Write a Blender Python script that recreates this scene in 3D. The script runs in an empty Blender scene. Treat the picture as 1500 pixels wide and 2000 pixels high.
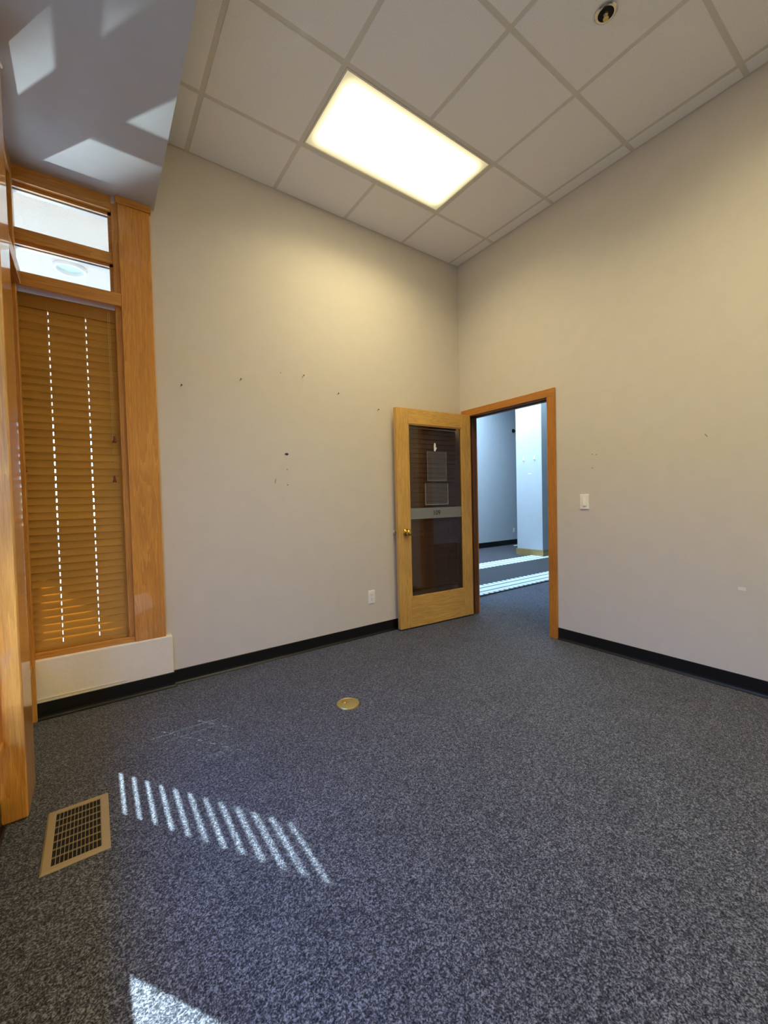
import bpy, bmesh, math, random
from mathutils import Vector, Matrix
random.seed(7)
scene = bpy.context.scene
COL = scene.collection

# ------------------------------------------------------------------ camera
cam_data = bpy.data.cameras.new('camera')
cam = bpy.data.objects.new('camera', cam_data)
COL.objects.link(cam)
cam_data.sensor_fit = 'HORIZONTAL'
cam_data.sensor_width = 36.0
cam_data.lens = 36.0 * 805.985 / 1500.0
cam_data.clip_start = 0.02
cam_r = Vector((0.81634403, -0.57703782, -0.02469376))
cam_u = Vector((0.03684571, 0.00936309, 0.9992771))
cam_f = Vector((0.57638947, 0.81666375, -0.02890487))
m = Matrix.Identity(4)
for i in range(3):
    m[i][0] = cam_r[i]; m[i][1] = cam_u[i]; m[i][2] = -cam_f[i]
m[0][3], m[1][3], m[2][3] = -3.1578, -3.0613, 1.2024
cam.matrix_world = m
scene.camera = cam

# ------------------------------------------------------------------ sky, sun, exposure
SUN_DIR = Vector((0.0455, -0.067, -0.0435)).normalized()      # direction the sunlight travels
world = bpy.data.worlds.new('sky')
scene.world = world
world.use_nodes = True
wn = world.node_tree.nodes; wl = world.node_tree.links
wn.clear()
w_out = wn.new('ShaderNodeOutputWorld')
w_bg = wn.new('ShaderNodeBackground')
w_sky = wn.new('ShaderNodeTexSky')
w_sky.sky_type = 'NISHITA'
w_sky.sun_disc = False
w_sky.sun_elevation = math.asin(-SUN_DIR.z)
w_sky.sun_rotation = math.atan2(-SUN_DIR.x, -SUN_DIR.y)
w_sky.altitude = 1600.0
w_sky.air_density = 1.3
w_sky.dust_density = 0.3
w_sky.ozone_density = 3.0
w_bg.inputs['Strength'].default_value = 3.3
w_wb = wn.new('ShaderNodeMixRGB')            # white balance set for the warm ceiling light
w_wb.blend_type = 'MULTIPLY'
w_wb.inputs[0].default_value = 1.0
w_wb.inputs[2].default_value = (0.57, 0.84, 1.38, 1.0)
wl.new(w_sky.outputs['Color'], w_wb.inputs[1])
wl.new(w_wb.outputs[0], w_bg.inputs['Color'])
wl.new(w_bg.outputs['Background'], w_out.inputs['Surface'])

def add_light(name, kind, energy, color, loc=(0, 0, 0), direction=(0, 0, -1)):
    d = bpy.data.lights.new(name, kind)
    d.energy = energy
    d.color = color
    o = bpy.data.objects.new(name, d)
    o.location = loc
    o.rotation_euler = Vector(direction).to_track_quat('-Z', 'Y').to_euler()
    COL.objects.link(o)
    return o

sun = add_light('sun', 'SUN', 54.0, (0.74, 0.90, 1.0), (-8, 8, 8), SUN_DIR)
sun.data.angle = math.radians(0.53)

def portal(name, loc, direction, sx, sy):
    o = add_light(name, 'AREA', 1.0, (1, 1, 1), loc, direction)
    o.data.shape = 'RECTANGLE'
    o.data.size = sx; o.data.size_y = sy
    o.data.cycles.is_portal = True
    return o

# added spot lamps that stand in for sun reflected up onto the soffit
GL = Vector((0.0455, -0.067, 0.0435)).normalized()
for k, (aim, e, cone) in enumerate((((-3.47, 0.0, 2.78), 2200.0, 8.0), ((-3.47, -0.22, 2.86), 1000.0, 6.5))):
    g = add_light('soffit_glint_helper_%d' % k, 'SPOT', e, (0.80, 0.92, 1.0), Vector(aim) - GL * 5.2 + Vector((0, 0.25 * k, 0)), GL)
    g.rotation_euler = (Vector(aim) - g.location).to_track_quat('-Z', 'Y').to_euler()
    g.data.spot_size = math.radians(cone)
    g.data.spot_blend = 0.9
    g.data.shadow_soft_size = 0.04

scene.view_settings.view_transform = 'Standard'
scene.view_settings.look = 'None'
scene.view_settings.gamma = 1.0
scene.view_settings.use_curve_mapping = False
scene.view_settings.exposure = 0.0
scene.cycles.use_denoising = True
scene.cycles.max_bounces = 10
scene.cycles.diffuse_bounces = 6
scene.cycles.glossy_bounces = 4
scene.cycles.transparent_max_bounces = 16
scene.cycles.sample_clamp_indirect = 6.0
scene.cycles.caustics_refractive = False
scene.cycles.caustics_reflective = False

# ------------------------------------------------------------------ materials
def lin(c):
    return tuple(((v / 255.0) / 12.92 if v / 255.0 <= 0.04045 else ((v / 255.0 + 0.055) / 1.055) ** 2.4) for v in c) + (1.0,)

def new_mat(name):
    mt = bpy.data.materials.new(name)
    mt.use_nodes = True
    nt = mt.node_tree
    b = nt.nodes['Principled BSDF']
    return mt, nt, b

def plain(name, rgb, rough=0.6, metal=0.0, spec=0.5, bump=None, coat=0.0):
    mt, nt, b = new_mat(name)
    n = nt.nodes.new('ShaderNodeTexNoise')
    n.inputs['Scale'].default_value = 9.0
    tc = nt.nodes.new('ShaderNodeTexCoord')
    nt.links.new(tc.outputs['Object'], n.inputs['Vector'])
    mx = nt.nodes.new('ShaderNodeMixRGB')
    c = lin(rgb)
    mx.inputs[1].default_value = tuple(v * 0.96 for v in c[:3]) + (1,)
    mx.inputs[2].default_value = tuple(min(1, v * 1.04) for v in c[:3]) + (1,)
    nt.links.new(n.outputs['Fac'], mx.inputs[0])
    nt.links.new(mx.outputs[0], b.inputs['Base Color'])
    b.inputs['Roughness'].default_value = rough
    b.inputs['Metallic'].default_value = metal
    b.inputs['Specular IOR Level'].default_value = spec
    b.inputs['Coat Weight'].default_value = coat
    b.inputs['Coat Roughness'].default_value = 0.08
    if bump:
        n2 = nt.nodes.new('ShaderNodeTexNoise')
        n2.inputs['Scale'].default_value = bump[0]
        n2.inputs['Detail'].default_value = 3.0
        nt.links.new(tc.outputs['Object'], n2.inputs['Vector'])
        bp = nt.nodes.new('ShaderNodeBump')
        bp.inputs['Strength'].default_value = bump[1]
        bp.inputs['Distance'].default_value = bump[2]
        nt.links.new(n2.outputs['Fac'], bp.inputs['Height'])
        nt.links.new(bp.outputs['Normal'], b.inputs['Normal'])
    return mt

def wood(name, light, dark, axis, rough=0.38, coat=0.25, scale=1.0, coat_rough=0.12, figure=0.5, pores=0.6):
    """Oak: grain drawn out along AXIS (0, 1, 2)."""
    mt, nt, b = new_mat(name)
    N = nt.nodes.new; L = nt.links.new
    tc = N('ShaderNodeTexCoord')
    oi = N('ShaderNodeObjectInfo')
    mp = N('ShaderNodeMapping')
    s = [14.0 * scale] * 3; s[axis] = 0.9 * scale
    mp.inputs['Scale'].default_value = s
    sh = N('ShaderNodeVectorMath'); sh.operation = 'ADD'
    mul = N('ShaderNodeMath'); mul.operation = 'MULTIPLY'; mul.inputs[1].default_value = 13.7
    L(oi.outputs['Random'], mul.inputs[0])
    L(tc.outputs['Object'], sh.inputs[0]); L(mul.outputs[0], sh.inputs[1])
    L(sh.outputs[0], mp.inputs['Vector'])
    n1 = N('ShaderNodeTexNoise'); n1.inputs['Scale'].default_value = 1.0; n1.inputs['Detail'].default_value = 4.0
    n1.inputs['Distortion'].default_value = 0.7
    L(mp.outputs[0], n1.inputs['Vector'])
    # cathedral rings
    m1 = N('ShaderNodeMath'); m1.operation = 'MULTIPLY'; m1.inputs[1].default_value = 9.0
    L(n1.outputs['Fac'], m1.inputs[0])
    fr = N('ShaderNodeMath'); fr.operation = 'FRACT'; L(m1.outputs[0], fr.inputs[0])
    # pores
    mp2 = N('ShaderNodeMapping')
    s2 = [420.0] * 3; s2[axis] = 12.0
    mp2.inputs['Scale'].default_value = s2
    L(sh.outputs[0], mp2.inputs['Vector'])
    n2 = N('ShaderNodeTexNoise'); n2.inputs['Scale'].default_value = 1.0; n2.inputs['Detail'].default_value = 2.0
    L(mp2.outputs[0], n2.inputs['Vector'])
    cr = N('ShaderNodeValToRGB')
    cr.color_ramp.elements[0].position = 0.0; cr.color_ramp.elements[0].color = lin(light)
    cr.color_ramp.elements[1].position = 1.0
    cr.color_ramp.elements[1].color = tuple(a * (1 - figure) + c * figure for a, c in zip(lin(light), lin(dark)))
    L(fr.outputs[0], cr.inputs[0])
    pr = N('ShaderNodeValToRGB')
    pr.color_ramp.elements[0].position = 0.35; pr.color_ramp.elements[0].color = (0.62, 0.58, 0.52, 1)
    pr.color_ramp.elements[1].position = 0.6; pr.color_ramp.elements[1].color = (1, 1, 1, 1)
    L(n2.outputs['Fac'], pr.inputs[0])
    mx = N('ShaderNodeMixRGB'); mx.blend_type = 'MULTIPLY'; mx.inputs[0].default_value = pores
    L(cr.outputs[0], mx.inputs[1]); L(pr.outputs[0], mx.inputs[2])
    n3 = N('ShaderNodeTexNoise'); n3.inputs['Scale'].default_value = 2.3
    L(sh.outputs[0], n3.inputs['Vector'])
    r3 = N('ShaderNodeValToRGB')
    r3.color_ramp.elements[0].position = 0.3; r3.color_ramp.elements[0].color = (0.84, 0.8, 0.76, 1)
    r3.color_ramp.elements[1].position = 0.7; r3.color_ramp.elements[1].color = (1.05, 1.03, 1.0, 1)
    L(n3.outputs['Fac'], r3.inputs[0])
    mx2 = N('ShaderNodeMixRGB'); mx2.blend_type = 'MULTIPLY'; mx2.inputs[0].default_value = 0.8
    L(mx.outputs[0], mx2.inputs[1]); L(r3.outputs[0], mx2.inputs[2])
    L(mx2.outputs[0], b.inputs['Base Color'])
    b.inputs['Roughness'].default_value = rough
    b.inputs['Coat Weight'].default_value = coat
    b.inputs['Coat Roughness'].default_value = coat_rough
    bp = N('ShaderNodeBump'); bp.inputs['Strength'].default_value = 0.12; bp.inputs['Distance'].default_value = 0.001
    L(n2.outputs['Fac'], bp.inputs['Height']); L(bp.outputs['Normal'], b.inputs['Normal'])
    return mt

def carpet_mat():
    mt, nt, b = new_mat('carpet_heather')
    N = nt.nodes.new; L = nt.links.new
    tc = N('ShaderNodeTexCoord')
    n0 = N('ShaderNodeTexNoise'); n0.inputs['Scale'].default_value = 60.0; n0.inputs['Detail'].default_value = 1.0
    L(tc.outputs['Object'], n0.inputs['Vector'])
    w = N('ShaderNodeVectorMath'); w.operation = 'MULTIPLY_ADD'
    w.inputs[1].default_value = (0.012, 0.012, 0.0)
    L(n0.outputs['Color'], w.inputs[0]); L(tc.outputs['Object'], w.inputs[2])
    n1 = N('ShaderNodeTexNoise'); n1.inputs['Scale'].default_value = 205.0; n1.inputs['Detail'].default_value = 2.0
    n1.inputs['Roughness'].default_value = 0.65
    L(w.outputs[0], n1.inputs['Vector'])
    n1b = N('ShaderNodeTexNoise'); n1b.inputs['Scale'].default_value = 88.0; n1b.inputs['Detail'].default_value = 1.0
    L(tc.outputs['Object'], n1b.inputs['Vector'])
    nm = N('ShaderNodeMixRGB'); nm.inputs[0].default_value = 0.24
    L(n1.outputs['Fac'], nm.inputs[1]); L(n1b.outputs['Fac'], nm.inputs[2])
    cr = N('ShaderNodeValToRGB')
    e = cr.color_ramp.elements
    e[0].position = 0.37; e[0].color = (0.008, 0.008, 0.012, 1)
    e[1].position = 0.645; e[1].color = (0.225, 0.232, 0.27, 1)
    q = e.new(0.50); q.color = (0.056, 0.058, 0.071, 1)
    L(nm.outputs[0], cr.inputs[0])
    n2 = N('ShaderNodeTexNoise'); n2.inputs['Scale'].default_value = 6.0; n2.inputs['Detail'].default_value = 2.0
    L(tc.outputs['Object'], n2.inputs['Vector'])
    r2 = N('ShaderNodeValToRGB')
    r2.color_ramp.elements[0].position = 0.3; r2.color_ramp.elements[0].color = (0.9, 0.9, 0.9, 1)
    r2.color_ramp.elements[1].position = 0.7; r2.color_ramp.elements[1].color = (1.06, 1.06, 1.06, 1)
    L(n2.outputs['Fac'], r2.inputs[0])
    mx = N('ShaderNodeMixRGB'); mx.blend_type = 'MULTIPLY'; mx.inputs[0].default_value = 1.0
    L(cr.outputs[0], mx.inputs[1]); L(r2.outputs[0], mx.inputs[2])
    L(mx.outputs[0], b.inputs['Base Color'])
    b.inputs['Roughness'].default_value = 0.95
    b.inputs['Specular IOR Level'].default_value = 0.1
    b.inputs['Sheen Weight'].default_value = 0.15
    bp = N('ShaderNodeBump'); bp.inputs['Strength'].default_value = 0.6; bp.inputs['Distance'].default_value = 0.004
    L(n1.outputs['Fac'], bp.inputs['Height']); L(bp.outputs['Normal'], b.inputs['Normal'])
    return mt

def tile_mat():
    mt, nt, b = new_mat('mineral_fibre_tile')
    N = nt.nodes.new; L = nt.links.new
    tc = N('ShaderNodeTexCoord')
    n1 = N('ShaderNodeTexNoise'); n1.inputs['Scale'].default_value = 260.0; n1.inputs['Detail'].default_value = 3.0
    L(tc.outputs['Object'], n1.inputs['Vector'])
    cr = N('ShaderNodeValToRGB')
    cr.color_ramp.elements[0].position = 0.3; cr.color_ramp.elements[0].color = lin((222, 222, 224))
    cr.color_ramp.elements[1].position = 0.6; cr.color_ramp.elements[1].color = lin((240, 240, 242))
    L(n1.outputs['Fac'], cr.inputs[0]); L(cr.outputs[0], b.inputs['Base Color'])
    b.inputs['Roughness'].default_value = 0.95
    bp = N('ShaderNodeBump'); bp.inputs['Strength'].default_value = 0.35; bp.inputs['Distance'].default_value = 0.002
    L(n1.outputs['Fac'], bp.inputs['Height']); L(bp.outputs['Normal'], b.inputs['Normal'])
    return mt

def glass_mat(name, tint, gloss=1.0):
    mt = bpy.data.materials.new(name); mt.use_nodes = True
    nt = mt.node_tree; nt.nodes.clear()
    N = nt.nodes.new; L = nt.links.new
    out = N('ShaderNodeOutputMaterial')
    tr = N('ShaderNodeBsdfTransparent'); tr.inputs['Color'].default_value = tint
    gl = N('ShaderNodeBsdfGlossy'); gl.inputs['Roughness'].default_value = 0.015
    gl.inputs['Color'].default_value = (gloss, gloss, gloss, 1)
    fr = N('ShaderNodeFresnel')
    ge = N('ShaderNodeNewGeometry')      # same reflectance for both faces of the thin pane
    io = N('ShaderNodeMapRange'); io.inputs['To Min'].default_value = 1.5; io.inputs['To Max'].default_value = 1.0 / 1.5
    L(ge.outputs['Backfacing'], io.inputs['Value']); L(io.outputs[0], fr.inputs['IOR'])
    mx = N('ShaderNodeMixShader')
    L(fr.outputs[0], mx.inputs[0]); L(tr.outputs[0], mx.inputs[1]); L(gl.outputs[0], mx.inputs[2])
    L(mx.outputs[0], out.inputs['Surface'])
    return mt

def film_mat(name, col, amount, rough=0.2):
    """Thin film or frosted vinyl: part clear, part milky."""
    mt = bpy.data.materials.new(name); mt.use_nodes = True
    nt = mt.node_tree; nt.nodes.clear()
    N = nt.nodes.new; L = nt.links.new
    out = N('ShaderNodeOutputMaterial')
    tr = N('ShaderNodeBsdfTransparent')
    pb = N('ShaderNodeBsdfPrincipled'); pb.inputs['Base Color'].default_value = lin(col)
    pb.inputs['Roughness'].default_value = rough
    mx = N('ShaderNodeMixShader'); mx.inputs[0].default_value = amount
    L(tr.outputs[0], mx.inputs[1]); L(pb.outputs[0], mx.inputs[2]); L(mx.outputs[0], out.inputs['Surface'])
    return mt

def lamp_mat():
    """Prismatic lens lit by tubes that run along X behind it: brighter under the tubes, dimmer at the rim."""
    mt = bpy.data.materials.new('fluorescent_lens'); mt.use_nodes = True
    nt = mt.node_tree; nt.nodes.clear()
    N = nt.nodes.new; L = nt.links.new
    out = N('ShaderNodeOutputMaterial')
    em = N('ShaderNodeEmission')
    tc = N('ShaderNodeTexCoord'); sp = N('ShaderNodeSeparateXYZ')
    L(tc.outputs['Generated'], sp.inputs[0])
    def edge(sock, w):
        a = N('ShaderNodeMath'); a.operation = 'SUBTRACT'; a.inputs[1].default_value = 0.5; L(sock, a.inputs[0])
        c = N('ShaderNodeMath'); c.operation = 'ABSOLUTE'; L(a.outputs[0], c.inputs[0])
        d = N('ShaderNodeMapRange'); d.interpolation_type = 'SMOOTHSTEP'
        d.inputs['From Min'].default_value = 0.5 - w; d.inputs['From Max'].default_value = 0.5
        d.inputs['To Min'].default_value = 1.0; d.inputs['To Max'].default_value = 0.06
        L(c.outputs[0], d.inputs['Value'])
        return d.outputs[0]
    ex = edge(sp.outputs[0], 0.09); ey = edge(sp.outputs[1], 0.2)
    mu = N('ShaderNodeMath'); mu.operation = 'MULTIPLY'; L(ex, mu.inputs[0]); L(ey, mu.inputs[1])
    st = N('ShaderNodeMapRange')
    st.inputs['To Min'].default_value = 0.6; st.inputs['To Max'].default_value = LAMP
    L(mu.outputs[0], st.inputs['Value'])
    em.inputs['Color'].default_value = LAMP_COLOR + (1,)
    L(st.outputs[0], em.inputs['Strength'])
    L(em.outputs[0], out.inputs['Surface'])
    return mt

LAMP = 4.5
LAMP_COLOR = (1.0, 0.855, 0.49)
M = {}
M['wall'] = plain('painted_wall', (217, 210, 199), 0.85, bump=(160, 0.25, 0.0015))
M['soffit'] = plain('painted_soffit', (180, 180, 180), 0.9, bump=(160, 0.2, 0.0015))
M['plaster'] = plain('plaster_white', (238, 233, 220), 0.8, bump=(38, 0.5, 0.004))
M['carpet'] = carpet_mat()
M['tile'] = tile_mat()
M['grid'] = plain('grid_metal', (208, 205, 200), 0.5)
M['black'] = plain('black_vinyl', (14, 14, 15), 0.35)
M['oak_x'] = wood('oak_x', (222, 162, 76), (176, 114, 42), 0)
M['oak_y'] = wood('oak_y', (222, 162, 76), (176, 114, 42), 1)
M['oak_z'] = wood('oak_z', (222, 162, 76), (176, 114, 42), 2)
M['post_z'] = wood('oak_post', (234, 168, 74), (182, 114, 44), 2, rough=0.3, coat=0.8, coat_rough=0.03, scale=0.8)
M['case_y'] = wood('casing_y', (214, 142, 52), (172, 104, 34), 1)
M['case_z'] = wood('casing_z', (214, 142, 52), (172, 104, 34), 2)
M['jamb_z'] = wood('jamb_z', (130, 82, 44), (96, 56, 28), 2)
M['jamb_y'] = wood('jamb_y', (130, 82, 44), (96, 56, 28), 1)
M['door_x'] = wood('door_oak_x', (236, 190, 104), (200, 146, 64), 0, scale=1.2)
M['door_z'] = wood('door_oak_z', (236, 190, 104), (200, 146, 64), 2, scale=1.2)
M['slat'] = wood('slat_wood', (184, 138, 56), (164, 118, 42), 0, rough=0.4, coat=0.15, figure=0.08, pores=0.12)
M['slat_y'] = wood('slat_wood_y', (184, 138, 56), (164, 118, 42), 1, rough=0.4, coat=0.15, figure=0.08, pores=0.12)
M['slat_dark'] = wood('slat_dark', (120, 88, 62), (92, 64, 42), 0, rough=0.35, coat=0.3)
M['cord'] = plain('cord', (206, 176, 120), 0.8)
M['tassel'] = plain('tassel_wood', (92, 44, 22), 0.4)
M['white'] = plain('white_plastic', (248, 246, 241), 0.35)
M['white_metal'] = plain('white_enamel', (214, 210, 202), 0.4)
M['dark'] = plain('dark_slot', (30, 28, 27), 0.6)
M['brass'] = plain('polished_brass', (226, 186, 96), 0.16, metal=1.0)
M['brass_dull'] = plain('brushed_brass', (196, 178, 120), 0.38, metal=0.85)
M['steel'] = plain('chrome', (200, 196, 190), 0.2, metal=1.0)
M['nail'] = plain('nail_steel', (46, 42, 40), 0.4, metal=0.6)
M['register'] = plain('register_beige', (156, 136, 104), 0.45)
M['register_dark'] = plain('register_bars', (122, 108, 82), 0.5)
M['cavity'] = plain('duct_dark', (12, 11, 10), 0.9)
M['glass'] = glass_mat('clear_glass', (0.93, 0.96, 0.95, 1))
M['door_glass'] = glass_mat('smoked_glass', (0.80, 0.78, 0.76, 1))
M['vinyl'] = film_mat('frosted_vinyl', (150, 152, 156), 0.75, 0.5)
M['sleeve'] = film_mat('clear_sleeve', (190, 195, 205), 0.06, 0.15)
M['sleeve_edge'] = film_mat('sleeve_edge', (225, 225, 225), 0.3, 0.3)
M['ink'] = plain('dark_numerals', (44, 42, 42), 0.6)
M['paper'] = plain('white_paper', (238, 234, 226), 0.8)
M['lamp'] = lamp_mat()
M['concrete'] = plain('concrete', (182, 174, 162), 0.9, bump=(30, 0.2, 0.003))
M['lens_green'] = plain('frosted_lens', (190, 206, 186), 0.4)
M['asphalt'] = plain('asphalt', (96, 94, 92), 0.95)
M['sky_block_hedge'] = plain('evergreen', (52, 62, 44), 0.95)
M['stucco'] = plain('stucco', (222, 208, 190), 0.95, bump=(60, 0.8, 0.006))
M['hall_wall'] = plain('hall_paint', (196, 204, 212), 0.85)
M['rug_dark'] = plain('runner_grey', (66, 69, 74), 0.95, bump=(300, 0.4, 0.003))
M['rug_light'] = plain('runner_cream', (226, 236, 240), 0.95)
M['hall_oak'] = wood('hall_oak', (186, 162, 110), (166, 138, 88), 1)
M['mark'] = plain('scuff', (136, 122, 104), 0.9)
M['mark_blue'] = plain('anchor_plug', (52, 48, 84), 0.6)

# ------------------------------------------------------------------ mesh helpers
def tag(o, label=None, cat=None, group=None, kind=None):
    if label: o['label'] = label
    if cat: o['category'] = cat
    if group: o['group'] = group
    if kind: o['kind'] = kind
    return o

def link(name, me, mat, parent=None, loc=(0, 0, 0), rot=(0, 0, 0), smooth=False):
    o = bpy.data.objects.new(name, me)
    if mat is not None and not me.materials:
        me.materials.append(mat)
    if smooth:
        for f in me.polygons: f.use_smooth = True
    COL.objects.link(o)
    o.location = loc; o.rotation_euler = rot
    if parent is not None: o.parent = parent
    return o

def empty(name, loc=(0, 0, 0), rot=(0, 0, 0)):
    o = bpy.data.objects.new(name, None)
    COL.objects.link(o)
    o.location = loc; o.rotation_euler = rot
    o.empty_display_size = 0.05
    return o

def bm_box(bm, x0, x1, y0, y1, z0, z1):
    v = [bm.verts.new((x, y, z)) for x in (x0, x1) for y in (y0, y1) for z in (z0, z1)]
    for f in ((0, 1, 3, 2), (4, 6, 7, 5), (0, 4, 5, 1), (2, 3, 7, 6), (0, 2, 6, 4), (1, 5, 7, 3)):
        bm.faces.new([v[i] for i in f])

def mesh_of(bm, name, bevel=0.0, seg=1):
    if bevel > 0:
        bmesh.ops.bevel(bm, geom=list(bm.edges), offset=bevel, segments=seg, profile=0.5, affect='EDGES')
    bmesh.ops.recalc_face_normals(bm, faces=list(bm.faces))
    me = bpy.data.meshes.new(name)
    bm.to_mesh(me); bm.free()
    return me

def box(name, x0, x1, y0, y1, z0, z1, mat, parent=None, bevel=0.0, seg=1):
    """World-space box; its origin sits at its centre. With a parent the numbers are in the parent's frame."""
    x0, x1 = min(x0, x1), max(x0, x1); y0, y1 = min(y0, y1), max(y0, y1); z0, z1 = min(z0, z1), max(z0, z1)
    c = ((x0 + x1) / 2, (y0 + y1) / 2, (z0 + z1) / 2)
    bm = bmesh.new()
    bm_box(bm, x0 - c[0], x1 - c[0], y0 - c[1], y1 - c[1], z0 - c[2], z1 - c[2])
    return link(name, mesh_of(bm, name, bevel, seg), mat, parent, c)

def boxes(name, lst, mat, parent=None, bevel=0.0):
    bm = bmesh.new()
    for b in lst: bm_box(bm, *b)
    return link(name, mesh_of(bm, name, bevel), mat, parent)

def lathe_bm(prof, n=32):
    """prof: [(radius, height)] turned about Z."""
    bm = bmesh.new(); rings = []
    for r, z in prof:
        if r < 1e-6: rings.append([bm.verts.new((0, 0, z))])
        else: rings.append([bm.verts.new((r * math.cos(2 * math.pi * k / n), r * math.sin(2 * math.pi * k / n), z)) for k in range(n)])
    for a, b in zip(rings, rings[1:]):
        for k in range(n):
            p, q = k, (k + 1) % n
            if len(a) == 1 and len(b) == 1: continue
            if len(a) == 1: bm.faces.new((a[0], b[p], b[q]))
            elif len(b) == 1: bm.faces.new((a[p], a[q], b[0]))
            else: bm.faces.new((a[p], a[q], b[q], b[p]))
    return bm

def lathe(name, prof, mat, parent=None, loc=(0, 0, 0), rot=(0, 0, 0), n=32, smooth=True):
    me = mesh_of(lathe_bm(prof, n), name)
    o = link(name, me, mat, parent, loc, rot, smooth)
    if smooth:
        try: me.set_sharp_from_angle(angle=math.radians(40))
        except Exception: pass
    return o

def prism(name, pts, h, mat, parent=None, loc=(0, 0, 0), rot=(0, 0, 0)):
    """Outline in XY, extruded by h along Z."""
    bm = bmesh.new()
    a = [bm.verts.new((x, y, 0)) for x, y in pts]; b = [bm.verts.new((x, y, h)) for x, y in pts]
    n = len(pts)
    bm.faces.new(a[::-1]); bm.faces.new(b)
    for k in range(n): bm.faces.new((a[k], a[(k + 1) % n], b[(k + 1) % n], b[k]))
    return link(name, mesh_of(bm, name), mat, parent, loc, rot)

def wall_with_holes(name, axis, t0, t1, u0, u1, z0, z1, holes, mat):
    """Wall slab normal to AXIS between t0 and t1, with rectangular holes (ua, ub, za, zb), one closed mesh."""
    us = sorted({u0, u1, *[h[0] for h in holes], *[h[1] for h in holes]})
    zs = sorted({z0, z1, *[h[2] for h in holes], *[h[3] for h in holes]})
    us = [u for u in us if u0 <= u <= u1]; zs = [z for z in zs if z0 <= z <= z1]
    bm = bmesh.new(); vs = {}
    def V(u, z, t):
        k = (round(u, 5), round(z, 5), round(t, 5))
        if k not in vs: vs[k] = bm.verts.new((u, t, z) if axis == 1 else (t, u, z))
        return vs[k]
    solid = {}
    for i in range(len(us) - 1):
        for j in range(len(zs) - 1):
            cu, cz = (us[i] + us[i + 1]) / 2, (zs[j] + zs[j + 1]) / 2
            solid[i, j] = not any(h[0] < cu < h[1] and h[2] < cz < h[3] for h in holes)
    for (i, j), s in solid.items():
        if not s: continue
        a, b, c, d = us[i], us[i + 1], zs[j], zs[j + 1]
        for t in (t0, t1): bm.faces.new((V(a, c, t), V(b, c, t), V(b, d, t), V(a, d, t)))
        for (di, dj, p, q) in ((-1, 0, (a, c), (a, d)), (1, 0, (b, c), (b, d)), (0, -1, (a, c), (b, c)), (0, 1, (a, d), (b, d))):
            if not solid.get((i + di, j + dj), False):
                bm.faces.new((V(*p, t0), V(*q, t0), V(*q, t1), V(*p, t1)))
    return link(name, mesh_of(bm, name), mat)

def tube(name, pts, r, mat, parent=None, n=6):
    bm = bmesh.new(); rings = []
    for k, p in enumerate(pts):
        p = Vector(p)
        d = (Vector(pts[min(k + 1, len(pts) - 1)]) - Vector(pts[max(k - 1, 0)])).normalized()
        s = d.orthogonal().normalized(); t = d.cross(s)
        rings.append([bm.verts.new(p + s * (r * math.cos(2 * math.pi * q / n)) + t * (r * math.sin(2 * math.pi * q / n))) for q in range(n)])
    for a, b in zip(rings, rings[1:]):
        for q in range(n): bm.faces.new((a[q], a[(q + 1) % n], b[(q + 1) % n], b[q]))
    bm.faces.new(rings[0][::-1]); bm.faces.new(rings[-1])
    return link(name, mesh_of(bm, name), mat, parent, smooth=True)

# ------------------------------------------------------------------ room shell
CEIL = 3.5804
SOF = 3.11            # underside of the dropped soffit over the windows
SOFX = -2.764         # its free edge
YR = -5.80            # rear wall
floor_o = box('floor', -3.60, 9.0, YR, 3.75, -0.12, 0.0, M['carpet'])
tag(floor_o, 'grey heathered carpet running through the office and the hall', kind='structure')

# left wall (plane y = 0) with the tall window beside the corner
wl_o = wall_with_holes('wall_left', 1, 0.0, 0.14, -2.80, 0.12, 0.0, CEIL + 0.1, [], M['wall'])
tag(wl_o, 'beige painted wall with nails between the window and the door', kind='structure')
DY0, DY1, DZ = -1.015, -0.10, 2.03       # door opening in the right wall
wr_o = wall_with_holes('wall_right', 0, 0.0, 0.12, YR, 0.0, 0.0, CEIL + 0.1, [(DY0, DY1, -0.01, DZ)], M['wall'])
tag(wr_o, 'beige painted wall with the doorway and light switch', kind='structure')
rear = box('wall_rear', -3.72, 0.12, YR - 0.12, YR, 0.0, CEIL + 0.1, M['wall'])
tag(rear, 'beige painted wall behind the camera', kind='structure')

# soffit over the windows, with its upright face
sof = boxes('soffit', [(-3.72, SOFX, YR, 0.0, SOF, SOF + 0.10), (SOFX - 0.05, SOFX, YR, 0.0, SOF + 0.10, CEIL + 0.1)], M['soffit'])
tag(sof, 'pale grey dropped soffit over the windows', kind='structure')

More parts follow.
